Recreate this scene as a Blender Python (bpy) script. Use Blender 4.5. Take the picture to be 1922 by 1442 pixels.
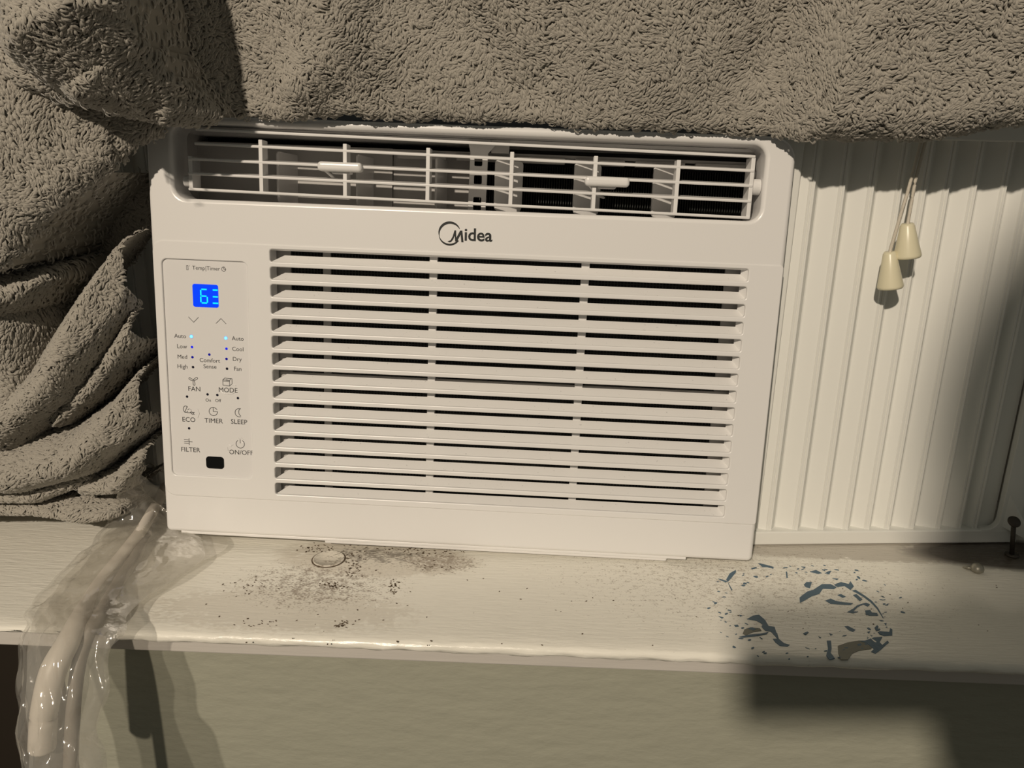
import bpy, bmesh, math, random
import numpy as np
from mathutils import Vector, Matrix, noise
random.seed(7); rng = np.random.default_rng(11)
for o in list(bpy.data.objects): bpy.data.objects.remove(o)
S = bpy.context.scene; COL = S.collection
R = math.radians

# ------------------------------------------------------------ camera, world, lights
CAM = np.array([0.256, -0.4818, 0.2689])
C2W = np.array([[0.99916, 0.02936, -0.02844], [0.03561, -0.28321, 0.9584], [0.02008, -0.95861, -0.28402]])
F = 1444.0
cd = bpy.data.cameras.new('camera'); cam = bpy.data.objects.new('camera', cd); COL.objects.link(cam)
m = Matrix.Identity(4)
for r in range(3):
    m[r][0] = C2W[r, 0]; m[r][1] = -C2W[r, 1]; m[r][2] = -C2W[r, 2]; m[r][3] = CAM[r]
cam.matrix_world = m
cd.sensor_width = 36.0; cd.lens = 36.0 * F / 1922; cd.clip_start = 0.002
S.camera = cam
W = bpy.data.worlds.new('room_ambient'); S.world = W; W.use_nodes = True
bg = W.node_tree.nodes['Background']; bg.inputs['Color'].default_value = (0.80, 0.78, 0.66, 1); bg.inputs['Strength'].default_value = 0.13
LIGHT_POS = (-0.38, -2.16, 1.39)
ld = bpy.data.lights.new('ceiling_bulb', 'POINT'); ld.energy = 194; ld.color = (1.0, 0.86, 0.69); ld.shadow_soft_size = 0.03
lo = bpy.data.objects.new('ceiling_bulb', ld); lo.location = LIGHT_POS; COL.objects.link(lo)
S.view_settings.view_transform = 'Standard'; S.view_settings.look = 'None'
S.view_settings.gamma = 1.0; S.view_settings.use_curve_mapping = False; S.view_settings.exposure = 0.0

def ray(u, v): return C2W @ np.array([(u - 961) / F, (v - 721) / F, 1.0])
def at(u, v, Y):
    """point of the real plane y = Y"""
    r = ray(u, v); return CAM + r * (Y - CAM[1]) / r[1]
def on_sill(u, v, z=0.0):
    r = ray(u, v); return CAM + r * (z - CAM[2]) / r[2]

# ------------------------------------------------------------ materials
def mat(name, col, rough=0.5, spec=0.5, bump=None, emit=None, metal=0.0, sheen=0.0, coat=0.0):
    M = bpy.data.materials.new(name); M.use_nodes = True; nt = M.node_tree
    b = nt.nodes['Principled BSDF']; b.inputs['Base Color'].default_value = (*col, 1)
    b.inputs['Roughness'].default_value = rough; b.inputs['Specular IOR Level'].default_value = spec
    b.inputs['Metallic'].default_value = metal; b.inputs['Sheen Weight'].default_value = sheen
    b.inputs['Coat Weight'].default_value = coat
    if emit:
        b.inputs['Emission Color'].default_value = (*emit[0], 1); b.inputs['Emission Strength'].default_value = emit[1]
    if bump:
        sc, st, dist, stretch = bump
        tc = nt.nodes.new('ShaderNodeTexCoord'); mp = nt.nodes.new('ShaderNodeMapping'); mp.inputs['Scale'].default_value = stretch
        nz = nt.nodes.new('ShaderNodeTexNoise'); nz.inputs['Scale'].default_value = sc; nz.inputs['Detail'].default_value = 4
        bp = nt.nodes.new('ShaderNodeBump'); bp.inputs['Strength'].default_value = st; bp.inputs['Distance'].default_value = dist
        L = nt.links.new; L(tc.outputs['Object'], mp.inputs[0]); L(mp.outputs[0], nz.inputs['Vector']); L(nz.outputs['Fac'], bp.inputs['Height']); L(bp.outputs[0], b.inputs['Normal'])
    return M

M_plastic = mat('white_gloss_plastic', (0.80, 0.79, 0.78), 0.28, 0.5, (900, 0.12, 0.0002, (1, 1, 1)))
M_plastic_in = mat('white_inner_plastic', (0.74, 0.73, 0.72), 0.35)
M_duct = mat('grey_duct_plastic', (0.50, 0.485, 0.47), 0.5)
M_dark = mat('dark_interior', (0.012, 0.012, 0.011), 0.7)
M_fin = mat('dark_coil', (0.03, 0.032, 0.028), 0.6)
M_vinyl = mat('white_vinyl', (0.80, 0.80, 0.76), 0.38, 0.45, (700, 0.1, 0.0002, (1, 1, 1)))
M_ink = mat('dark_grey_ink', (0.035, 0.035, 0.035), 0.5)
M_logo = mat('black_logo_ink', (0.008, 0.010, 0.010), 0.35)
M_black = mat('black_gloss_window', (0.004, 0.004, 0.004), 0.1)
M_overlay = mat('control_overlay', (0.76, 0.75, 0.745), 0.22, 0.5)
M_blister = mat('clear_blister_film', (0.78, 0.77, 0.76), 0.06, 0.9, coat=1.0)
M_disp = mat('blue_display', (0.0, 0.01, 0.2), 0.15, 0.5, None, ((0.0, 0.055, 1.0), 0.9))
M_seg = mat('cyan_segment', (0.0, 0.3, 0.4), 0.3, 0.5, None, ((0.0, 0.75, 1.0), 1.0))
M_led_on = mat('lit_led', (0.2, 0.7, 0.9), 0.3, 0.5, None, ((0.08, 0.55, 1.0), 2.6))
M_led_blue = mat('blue_led', (0.005, 0.01, 0.4), 0.3, 0.5, None, ((0.0, 0.01, 0.75), 0.7))
M_led_dim = mat('dim_blue_led', (0.003, 0.004, 0.15), 0.3, 0.5, None, ((0.0, 0.0, 0.3), 0.5))
M_led_off = mat('unlit_led', (0.004, 0.004, 0.015), 0.3)
M_halo = mat('led_glow_halo', (0.25, 0.33, 0.8), 0.4, 0.5, None, ((0.05, 0.12, 1.0), 0.5))  # emissive blue painting the glow around a lit indicator
M_tassel = mat('cream_plastic', (0.74, 0.69, 0.50), 0.32, 0.5)
M_cordw = mat('silvery_woven_cord', (0.62, 0.57, 0.48), 0.45, 0.5, (2500, 0.8, 0.0006, (1, 1, 0.35)))
M_metal = mat('dull_metal', (0.42, 0.40, 0.34), 0.42, 0.5, (300, 0.3, 0.0005, (1, 1, 1)), metal=0.75)
M_screw = mat('dark_screw', (0.07, 0.06, 0.05), 0.5, 0.5, metal=0.5)
M_cable = mat('white_rubber_cable', (0.80, 0.74, 0.66), 0.42, 0.5)
M_glass = mat('night_glass', (0.01, 0.012, 0.014), 0.06, 0.5)
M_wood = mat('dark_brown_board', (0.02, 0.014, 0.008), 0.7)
M_blue = mat('blue_old_paint', (0.085, 0.15, 0.21), 0.55, 0.4, (500, 0.3, 0.0004, (1, 1, 1)))
M_greyp = mat('grey_old_paint', (0.20, 0.20, 0.16), 0.6)
M_mould = mat('mould_specks', (0.10, 0.07, 0.042), 0.8)
M_fabric = mat('grey_fleece_base', (0.30, 0.28, 0.24), 0.95, 0.1)
M_pile = mat('grey_fleece_pile', (0.375, 0.35, 0.305), 0.75, 0.15, sheen=0.35)

def paint_material(name, base, stain=None):
    """brushed glossy paint, with brown grime near the places the photo shows it"""
    M = bpy.data.materials.new(name); M.use_nodes = True; nt = M.node_tree; L = nt.links.new; N = nt.nodes.new
    b = nt.nodes['Principled BSDF']; b.inputs['Roughness'].default_value = 0.27
    tc = N('ShaderNodeTexCoord')
    def noisen(scale, stretch, detail=5):
        mp = N('ShaderNodeMapping'); mp.inputs['Scale'].default_value = stretch; L(tc.outputs['Object'], mp.inputs[0])
        nz = N('ShaderNodeTexNoise'); nz.inputs['Scale'].default_value = scale; nz.inputs['Detail'].default_value = detail; L(mp.outputs[0], nz.inputs['Vector']); return nz.outputs['Fac']
    def math_(op, a, c=None, clamp=False):
        n = N('ShaderNodeMath'); n.operation = op; n.use_clamp = clamp
        for i, x in enumerate((a, c)):
            if x is None: continue
            if isinstance(x, (int, float)): n.inputs[i].default_value = x
            else: L(x, n.inputs[i])
        return n.outputs[0]
    def mix(fac, a, c):
        n = N('ShaderNodeMix'); n.data_type = 'RGBA'
        L(fac, n.inputs[0])
        for i, x in ((6, a), (7, c)):
            if isinstance(x, tuple): n.inputs[i].default_value = (*x, 1)
            else: L(x, n.inputs[i])
        return n.outputs[2]
    strokes = noisen(60, (1, 7, 7)); fine = noisen(420, (0.5, 1.4, 1)); 
    col = mix(math_('MULTIPLY', strokes, 0.22), base, tuple(c * 0.72 for c in base))
    sep = N('ShaderNodeSeparateXYZ'); L(tc.outputs['Object'], sep.inputs[0]); X, Y, Z = sep.outputs
    def blob(cx, cy, rx, ry):
        dx = math_('DIVIDE', math_('SUBTRACT', X, cx), rx); dy = math_('DIVIDE', math_('SUBTRACT', Y, cy), ry)
        d = math_('ADD', math_('MULTIPLY', dx, dx), math_('MULTIPLY', dy, dy))
        return math_('SUBTRACT', 1.0, d, True)
    if stain:
        for (cx, cy, rx, ry, amount, colr, sc, thr) in stain:
            n_ = noisen(sc, (1, 1.6, 1), 6); big = noisen(sc * 0.3, (1, 1.5, 1), 2)
            v = math_('ADD', math_('MULTIPLY', blob(cx, cy, rx, ry), 0.30), math_('SUBTRACT', math_('ADD', math_('MULTIPLY', n_, 0.6), math_('MULTIPLY', big, 0.4)), thr))
            v = math_('MULTIPLY', v, 9.0, True)
            v = math_('MULTIPLY', v, math_('MULTIPLY', blob(cx, cy, rx, ry), 2.2, True))
            col = mix(math_('MULTIPLY', v, amount), col, colr)
    L(col, b.inputs['Base Color'])
    bp = N('ShaderNodeBump'); bp.inputs['Strength'].default_value = 0.5; bp.inputs['Distance'].default_value = 0.0009
    L(math_('ADD', strokes, math_('MULTIPLY', fine, 0.35)), bp.inputs['Height']); L(bp.outputs[0], b.inputs['Normal'])
    return M
brown = (0.16, 0.105, 0.06); dk = (0.045, 0.03, 0.018)
M_sill = paint_material('sill_paint', (0.90, 0.875, 0.79), [
    (0.150, -0.008, 0.080, 0.030, 0.32, (0.36, 0.28, 0.19), 160, 0.50),
    (0.150, -0.005, 0.062, 0.022, 0.6, dk, 420, 0.72),
    (0.195, -0.012, 0.045, 0.022, 0.6, brown, 520, 0.70),
    (0.105, -0.075, 0.10, 0.030, 0.22, (0.36, 0.28, 0.19), 260, 0.56),
    (0.12, -0.045, 0.09, 0.05, 0.7, brown, 600, 0.74),
    (0.50, 0.030, 0.16, 0.022, 0.45, brown, 190, 0.50),
    (0.62, 0.028, 0.10, 0.026, 0.9, (0.03, 0.02, 0.012), 150, 0.42),
    (0.40, -0.02, 0.25, 0.12, 0.6, brown, 700, 0.80)])
M_wall = mat('green_grey_wall_paint', (0.385, 0.385, 0.31), 0.42, 0.5, (45, 0.55, 0.0022, (1, 1, 2.2)))
M_apron = mat('apron_paint', (0.60, 0.57, 0.53), 0.5, 0.4, (60, 0.3, 0.0012, (0.3, 1, 3)))

# ------------------------------------------------------------ helpers
def link(name, me, material=None, parent=None, smooth=False):
    o = bpy.data.objects.new(name, me); COL.objects.link(o)
    if material: me.materials.append(material)
    if smooth: me.shade_smooth()
    if parent: o.parent = parent
    return o
def obj(name, bm, material=None, parent=None, smooth=False):
    me = bpy.data.meshes.new(name); bmesh.ops.recalc_face_normals(bm, faces=bm.faces); bm.to_mesh(me); bm.free(); return link(name, me, material, parent, smooth)
def tag(o, label, cat, group=None):
    o['label'] = label; o['category'] = cat
    if group: o['group'] = group
    return o
def struct(o): o['kind'] = 'structure'; return o
def empty(name, loc=(0, 0, 0), mw=None):
    o = bpy.data.objects.new(name, None); o.empty_display_size = 0.02; COL.objects.link(o)
    if mw is not None: o.matrix_world = mw
    else: o.location = loc
    return o
def box(bm, x0, x1, y0, y1, z0, z1, bev=0.0, seg=2, M=None):
    r = bmesh.ops.create_cube(bm, size=1.0); vs = r['verts']
    for v in vs:
        v.co = Vector(((x0 + x1) / 2 + v.co.x * (x1 - x0), (y0 + y1) / 2 + v.co.y * (y1 - y0), (z0 + z1) / 2 + v.co.z * (z1 - z0)))
    if bev:
        es = list({e for v in vs for e in v.link_edges})
        rr = bmesh.ops.bevel(bm, geom=es, offset=bev, segments=seg, profile=0.5, affect='EDGES'); vs = rr['verts']
    if M is not None: bmesh.ops.transform(bm, matrix=M, verts=vs)
def nb(): return bmesh.new()
def tube(bm, pts, rad, n=12, caps=True):
    """swept tube along points; rad number or list"""
    pts = [Vector(p) for p in pts]; rings = []
    rad = [rad] * len(pts) if isinstance(rad, (int, float)) else rad
    up = Vector((0.13, 0.21, 0.97))
    for i, p in enumerate(pts):
        t = (pts[min(i + 1, len(pts) - 1)] - pts[max(i - 1, 0)]).normalized()
        a = t.cross(up); a = a.normalized() if a.length > 1e-4 else t.orthogonal().normalized(); b = t.cross(a).normalized()
        up = -t.cross(a) if False else b.cross(t) if False else up
        rings.append([bm.verts.new(p + (a * math.cos(k * 2 * math.pi / n) + b * math.sin(k * 2 * math.pi / n)) * rad[i]) for k in range(n)])
    for r0, r1 in zip(rings, rings[1:]):
        for k in range(n): bm.faces.new((r0[k], r0[(k + 1) % n], r1[(k + 1) % n], r1[k]))
    if caps: bm.faces.new(rings[0]); bm.faces.new(rings[-1][::-1])
def smooth_path(pts, n=8):
    pts = [Vector(p) for p in pts]; out = []
    P = [pts[0]] + pts + [pts[-1]]
    for i in range(1, len(P) - 2):
        for k in range(n):
            t = k / n; a, b, c, d = P[i - 1], P[i], P[i + 1], P[i + 2]
            out.append(0.5 * ((2 * b) + (c - a) * t + (2 * a - 5 * b + 4 * c - d) * t * t + (3 * b - a - 3 * c + d) * t ** 3))
    out.append(pts[-1]); return out
def lathe(bm, prof, M=None, n=28):
    rings = []; vs = []
    for r, z in prof:
        ring = [bm.verts.new((r * math.cos(k * 2 * math.pi / n), r * math.sin(k * 2 * math.pi / n), z)) for k in range(n)]; rings.append(ring); vs += ring
    for a, b in zip(rings, rings[1:]):
        for k in range(n): bm.faces.new((a[k], a[(k + 1) % n], b[(k + 1) % n], b[k]))
    bm.faces.new(rings[0]); bm.faces.new(rings[-1])
    if M is not None: bmesh.ops.transform(bm, matrix=M, verts=vs)
def rrect(x0, x1, z0, z1, r, n=6):
    if isinstance(r, (int, float)): r = (r,) * 4          # bl, br, tr, tl
    out = []
    for (cx, cz, a0, q) in ((x0 + r[0], z0 + r[0], 180, r[0]), (x1 - r[1], z0 + r[1], 270, r[1]), (x1 - r[2], z1 - r[2], 0, r[2]), (x0 + r[3], z1 - r[3], 90, r[3])):
        for k in range(n + 1):
            a = R(a0 + 90 * k / n); out.append((cx + q * math.cos(a), cz + q * math.sin(a)))
    return out
def flat(name, polys, y_front, thick, bev=0.0, material=None, parent=None, bres=2):
    """2-D polygons (x, z), holes included, extruded to a plate whose front is at local y_front"""
    cu = bpy.data.curves.new(name, 'CURVE'); cu.dimensions = '2D'; cu.fill_mode = 'BOTH'
    cu.extrude = max(thick / 2 - bev, 1e-6); cu.bevel_depth = bev; cu.bevel_resolution = bres
    for k, p in enumerate(polys):
        p = list(p); area = sum(p[i][0] * p[(i + 1) % len(p)][1] - p[(i + 1) % len(p)][0] * p[i][1] for i in range(len(p)))
        if (area < 0) == (k == 0): p = p[::-1]
        s = cu.splines.new('POLY'); s.points.add(len(p) - 1)
        for q, (x, z) in zip(s.points, p): q.co = (x, z, 0, 1)
        s.use_cyclic_u = True
    tmp = bpy.data.objects.new('tmp', cu); COL.objects.link(tmp)
    dg = bpy.context.evaluated_depsgraph_get(); me = bpy.data.meshes.new_from_object(tmp.evaluated_get(dg))
    bpy.data.objects.remove(tmp)
    me.transform(Matrix(((1, 0, 0, 0), (0, 0, -1, y_front + thick / 2), (0, 1, 0, 0), (0, 0, 0, 1))))
    me.name = name; me.materials.clear()
    o = link(name, me, material, parent); return o
def text(s, x, z, size, y, parent, name='printed_text', align='CENTER', bold=0.0, material=None):
    cu = bpy.data.curves.new(name, 'FONT'); cu.body = s; cu.size = size; cu.align_x = align; cu.align_y = 'CENTER'; cu.offset = bold; cu.extrude = 0.00003
    cu.resolution_u = 3
    tmp = bpy.data.objects.new('tmp', cu); COL.objects.link(tmp)
    dg = bpy.context.evaluated_depsgraph_get(); me = bpy.data.meshes.new_from_object(tmp.evaluated_get(dg)); bpy.data.objects.remove(tmp)
    me.transform(Matrix(((1, 0, 0, x), (0, 0, -1, y), (0, 1, 0, z), (0, 0, 0, 1)))); me.materials.clear()
    return link(name, me, material or M_ink, parent)
def strokes(name, lines, y, w, parent, material=None, th=0.00005):
    bm = nb()
    for ln in lines:
        ln = [Vector((p[0], 0, p[1])) for p in ln]
        for a, b in zip(ln, ln[1:]):
            d = (b - a).normalized() * (w / 2); n_ = Vector((-d.z, 0, d.x)); a2, b2 = a - d * 0.6, b + d * 0.6
            q = [a2 - n_, b2 - n_, b2 + n_, a2 + n_]
            f = [bm.verts.new((v.x, y - th, v.z)) for v in q]; g = [bm.verts.new((v.x, y + th, v.z)) for v in q]
            bm.faces.new(f); bm.faces.new(g[::-1])
            for k in range(4): bm.faces.new((f[k], g[k], g[(k + 1) % 4], f[(k + 1) % 4]))
    return obj(name, bm, material or M_ink, parent)
def arc(cx, cz, r, a0, a1, n=20, rz=None):
    return [(cx + r * math.cos(R(a0 + (a1 - a0) * k / n)), cz + (rz or r) * math.sin(R(a0 + (a1 - a0) * k / n))) for k in range(n + 1)]

# ------------------------------------------------------------ setting: sill, apron, wall, recess, window
def sill_mesh():
    bm = nb(); NX = 260; x0, x1 = -0.30, 0.78
    prof = [(0.30, 0.0)] + [(y, 0.0) for y in (0.2, 0.1, 0.05, 0.0, -0.04, -0.07, -0.085, -0.092)]
    for k in range(1, 10):
        a = R(90 + 180 * k / 10); prof.append((-0.0985 + 0.0045 * math.cos(a), -0.0037 + 0.0037 * math.sin(a)))
    prof += [(-0.094, -0.0074), (-0.07, -0.0074), (0.30, -0.0074)]
    rows = []
    for i in range(NX + 1):
        x = x0 + (x1 - x0) * i / NX; row = []
        chip = math.exp(-((x - 0.008) / 0.0022) ** 2)
        for j, (y, z) in enumerate(prof):
            edge = 1.0 if 6 <= j <= 18 else 0.0
            p = Vector((x * 60, y * 90, z * 200)); d = noise.noise(p) * 0.0006 + noise.noise(p * 3.1) * 0.00035
            yy = y + edge * (d * 1.3 + chip * 0.0028); zz = z + edge * d * 0.8 - (0.0012 * chip if j < 12 and edge else 0)
            if x < 0.008 and edge and j > 12: zz += 0.002
            row.append(bm.verts.new((x, yy, zz)))
        rows.append(row)
    n = len(prof)
    for a, b in zip(rows, rows[1:]):
        for j in range(n): bm.faces.new((a[j], a[(j + 1) % n], b[(j + 1) % n], b[j]))
    bm.faces.new(rows[0]); bm.faces.new(rows[-1][::-1])
    return bm
sill = struct(obj('trim_1', sill_mesh(), M_sill, smooth=True)); sill['label'] = 'deep white-painted wooden window sill with rounded front edge, worn and mould-stained'
bm = nb(); box(bm, -0.30, 0.78, -0.0910, -0.079, -0.0212, -0.0072, 0.0008)
struct(obj('trim_2', bm, M_apron))['label'] = 'narrow painted apron strip under the sill nosing'
bm = nb(); box(bm, -0.034, 0.85, -0.080, 0.12, -0.75, -0.0075)
struct(obj('wall_front', bm, M_wall))['label'] = 'rough pale green-grey painted wall below the sill'
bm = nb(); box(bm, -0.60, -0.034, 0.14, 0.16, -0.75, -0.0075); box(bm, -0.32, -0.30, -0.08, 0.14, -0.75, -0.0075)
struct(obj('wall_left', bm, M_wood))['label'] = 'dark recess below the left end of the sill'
# window behind
w = bpy.data.meshes.new('x'); bm = nb()
box(bm, -0.30, 0.78, 0.30, 0.33, 0.0, 0.05, 0.002); box(bm, -0.30, -0.25, 0.30, 0.33, 0.05, 0.9, 0.002); box(bm, 0.72, 0.78, 0.30, 0.33, 0.05, 0.9, 0.002); box(bm, -0.25, 0.72, 0.30, 0.33, 0.85, 0.9, 0.002)
win = struct(obj('window_1', bm, M_apron)); win['label'] = 'window opening behind the air conditioner, dark at night'
bm = nb(); box(bm, -0.25, 0.72, 0.314, 0.318, 0.05, 0.85); obj('pane', bm, M_glass, win)
bm = nb(); box(bm, -0.15, 0.64, 0.056, 0.09, 0.305, 0.355, 0.002); obj('sash_rail', bm, M_apron, win)
bm = nb(); box(bm, 0.645, 0.78, 0.05, 0.30, 0.0, 0.9, 0.003)
struct(obj('trim_3', bm, M_apron))['label'] = 'painted window jamb at the right edge'
bm = nb(); box(bm, -0.30, -0.16, 0.06, 0.30, 0.0, 0.9, 0.003)
struct(obj('trim_4', bm, M_apron))['label'] = 'painted window jamb hidden by the blanket'

# plug outline in the sill and paint losses
def disc_poly(pts_px, z, scale=1.0): return [on_sill(u, v, 0.0) for u, v in pts_px]
def sill_patch(name, polys, material, z=0.0004, parent=sill):
    bm = nb()
    for p in polys:
        pts = [on_sill(u, v, 0.0) for u, v in p]
        lo_ = [bm.verts.new((q[0], q[1], -0.0003)) for q in pts]; hi = [bm.verts.new((q[0], q[1], z)) for q in pts]
        f = bm.faces.new(hi); 
        for k in range(len(pts)): bm.faces.new((lo_[k], lo_[(k + 1) % len(pts)], hi[(k + 1) % len(pts)], hi[k]))
    bmesh.ops.triangulate(bm, faces=[f for f in bm.faces if len(f.verts) > 4])
    return obj(name, bm, material, parent)
def c2(pts): return [(1300 + x / 3.09, 980 + y / 3.09) for x, y in pts]
blue_polys = [c2(p) for p in [
    [(620,440),(665,405),(700,395),(750,362),(800,362),(835,380),(820,390),(755,388),(735,418),(690,432),(640,462),(622,470)],
    [(820,365),(860,350),(905,362),(915,345),(935,375),(915,395),(880,372),(840,378)],
    [(770,458),(800,446),(830,460),(880,468),(930,472),(915,482),(850,480),(800,476)],
    [(645,365),(660,350),(692,350),(680,385),(655,378)],
    [(680,290),(715,280),(750,298),(730,302)], [(765,298),(800,292),(792,305)],
    [(195,335),(215,300),(250,280),(252,292),(225,325),(205,348)],
    [(380,240),(410,246),(470,262),(468,272),(430,262),(405,262)],
    [(315,565),(350,545),(385,540),(420,570),(440,605),(475,610),(488,650),(460,640),(420,632),(400,610),(405,595),(370,575)],
    [(455,640),(490,645),(500,680),(530,705),(565,715),(550,726),(505,720),(480,700),(465,680),(490,678)],
    [(270,668),(330,655),(390,650),(440,640),(430,652),(350,665),(290,672)],
    [(880,608),(900,605),(945,628),(930,640),(905,630)],
    [(1000,515),(1030,512),(1040,528),(1072,530),(1068,546),(1030,545),(1005,540)],
    [(840,425),(860,420),(888,435),(870,440)], [(930,425),(950,420),(985,450),(970,460),(950,442)],
    [(778,690),(802,690),(806,735),(800,760),(825,792),(795,800),(775,775),(785,735)],
    [(1080,650),(1082,635),(1140,640),(1145,618),(1158,625),(1158,660),(1110,662)],
    [(1000,690),(1050,672),(1100,668),(1085,700),(1100,715),(1130,690),(1138,700),(1100,735),(1060,765),(1035,755),(1050,740),(1010,705),(960,690)],
    [(1055,615),(1070,600),(1078,610),(1065,635)], [(1110,590),(1125,588),(1122,605)],
    [(985,478),(1005,470),(1028,480),(1015,492)], [(895,525),(930,505),(955,485),(1000,470),(1002,474),(960,492),(930,520),(960,522),(930,530)],
    [(270,540),(290,545),(275,550)], [(240,600),(262,598),(268,608),(248,610)], [(320,620),(345,612),(370,625),(350,632)],
    [(150,548),(180,556),(170,562)], [(1012,640),(1030,636),(1022,650)], [(640,648),(665,638),(672,642),(655,656)],
    [(840,630),(862,634),(850,640)], [(790,645),(812,655),(800,660)], [(340,270),(370,262),(372,268),(345,275)],
    [(205,352),(230,395),(226,400),(212,372)], [(148,330),(185,340),(205,345),(190,350),(160,338)],
    [(810,328),(845,330),(838,338)], [(630,260),(655,262),(650,270)], [(540,290),(548,290),(552,325),(544,325)],
    [(730,665),(745,672),(738,675)], [(925,400),(945,395),(1000,430),(1040,460),(1075,500),(1108,560),(1104,562),(1068,505),(1030,465),(990,435),(950,412)],
]]
for k, p in enumerate(blue_polys): sill_patch('paint_chip', [p], M_blue, 0.00025 + 0.00001 * (k % 7))['label'] = 'patch of old blue paint showing through'
gp = [c2([(842,720),(900,700),(960,690),(1020,690),(1055,715),(1035,740),(965,745),(925,765),(900,800),(860,800),(845,765)]), c2([(290,650),(300,625),(335,612),(390,618),(400,632),(350,640),(310,658)])]
for p in gp: sill_patch('paint_chip', [p], M_greyp, 0.0002)['label'] = 'patch where grey underpaint shows'
# scattered small flecks of lost paint around the blue ring and mould flecks by the plug
def flecks(name, n, fn, size, material, label):
    polys = []
    for _ in range(n):
        u, v = fn(); a = random.uniform(-0.4, 0.5); L_ = random.uniform(0.4, 1.0) * size; w_ = L_ * random.uniform(0.15, 0.5)
        pts = []
        for k in range(6):
            t = k / 6 * 2 * math.pi; rr = random.uniform(0.7, 1.3); x = math.cos(t) * L_ * rr; y = math.sin(t) * w_ * rr
            pts.append((u + x * math.cos(a) - y * math.sin(a), v + x * math.sin(a) + y * math.cos(a)))
        polys.append(pts)
    o = sill_patch(name, polys, material, 0.00022); o['kind'] = 'stuff'; o['label'] = label; return o
def ringfn():
    t = random.uniform(0, 2 * math.pi); s = random.gauss(1, 0.10); return 1510 + 158 * s * math.cos(t), 1148 + 78 * s * math.sin(t)
flecks('paint_fleck', 95, ringfn, 4.5, M_blue, 'small blue-grey flecks of lost paint')
def mouldfn():
    c = random.choice([(600,1030,30,8),(655,1045,30,12),(665,1070,18,12),(800,1035,45,9),(820,1065,30,8),(860,1030,25,10),(625,1100,18,5),(740,1030,40,8),(665,1060,12,20),(500,1170,70,6),(650,1172,20,6),(740,1100,12,10),(470,1100,40,18)])
    return random.gauss(c[0], c[2] * 0.6), random.gauss(c[1], c[3] * 0.6)
flecks('mould_fleck', 330, mouldfn, 2.6, M_mould, 'dark specks of mould')
flecks('dirt_fleck', 60, lambda: (random.uniform(300, 1900), random.uniform(1085, 1215)), 2.0, M_mould, 'scattered dark specks of dirt')
# round plug
pc = on_sill(617, 1050); bm = nb()
lathe(bm, [(0.0104, -0.001), (0.0108, 0.0006), (0.0101, 0.0011), (0.0097, 0.0004), (0.0001, 0.0005)], Matrix.Translation(pc), 40)
obj('round_plug', bm, M_sill, sill, True)['label'] = 'round filled plug with a raised painted rim'
bm = nb(); lathe(bm, [(0.01085, -0.001), (0.01085, 0.00032), (0.0116, 0.00028), (0.0116, -0.001)], Matrix.Translation(pc), 40)
obj('plug_crack', bm, M_mould, sill, True)['label'] = 'dark crack round the plug'
# ------------------------------------------------------------ air conditioner
acm = Matrix(((0.99986, 0.00424, 0.01643, 0.0), (-0.00566, 0.99615, 0.08752, 0.0), (-0.01599, -0.0876, 0.99603, 0.0105565), (0, 0, 0, 1)))
AC = empty('air_conditioner', mw=acm)
tag(AC, 'white window air conditioner with louvred front and blue-lit control panel, on the painted sill', 'air conditioner')
mm = 0.001
def sc(p): return [(x * mm, z * mm) for x, z in p]
B = 2.6
flat('front_shell', [sc(rrect(B, 410 - B, B, 281 - B, (1.0, 1.0, 12, 12))), sc(rrect(16.5 - 2.2, 392 + 2.2, 228.8 - 2.2, 275.6 + 2.2, 10.5)), sc(rrect(4.5, 396, 28, 201, 4))], 0.0, 24 * mm, B * mm, M_plastic, AC, 4)
# grille panel with its 15 slots
tops = [199.4 - 11.39 * k for k in range(15)]
gp_out = rrect(0.9 + 0.7, 409.7 - 0.7, 27.0 + 0.7, 202.4 - 0.7, (7, 1.5, 1.5, 7))
holes = [sc(rrect(78.4 - 0.6, 388 + 0.6, t - 8.4 - 0.6, t + 0.6, 2.2, 3)) for t in tops]
pr = rrect(5.9, 63.9, 41.3, 191.0, 4.2)
grille = flat('intake_grille', [sc(gp_out)] + holes + [sc(pr)], -0.5 * mm, 3.0 * mm, 0.7 * mm, M_plastic, AC, 2)
def add_specks(M, scale, thr, dark):
    nt = M.node_tree; N = nt.nodes.new; L = nt.links.new; b = nt.nodes['Principled BSDF']; tc = N('ShaderNodeTexCoord')
    n1 = N('ShaderNodeTexNoise'); n1.inputs['Scale'].default_value = scale; n1.inputs['Detail'].default_value = 2; oi = N('ShaderNodeObjectInfo'); ad_ = N('ShaderNodeVectorMath'); ad_.operation = 'ADD'
    L(tc.outputs['Object'], ad_.inputs[0]); L(oi.outputs['Location'], ad_.inputs[1]); L(ad_.outputs[0], n1.inputs['Vector'])
    r = N('ShaderNodeMapRange'); r.inputs[1].default_value = thr; r.inputs[2].default_value = thr + 0.05; L(n1.outputs['Fac'], r.inputs[0])
    mx = N('ShaderNodeMix'); mx.data_type = 'RGBA'; L(r.outputs[0], mx.inputs[0]); c = b.inputs['Base Color'].default_value; mx.inputs[6].default_value = tuple(c); mx.inputs[7].default_value = tuple(x * dark for x in c[:3]) + (1,)
    L(mx.outputs[2], b.inputs['Base Color'])
M_slat = mat('dusty_white_plastic', (0.80, 0.79, 0.775), 0.32); add_specks(M_slat, 620, 0.70, 0.72)
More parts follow.
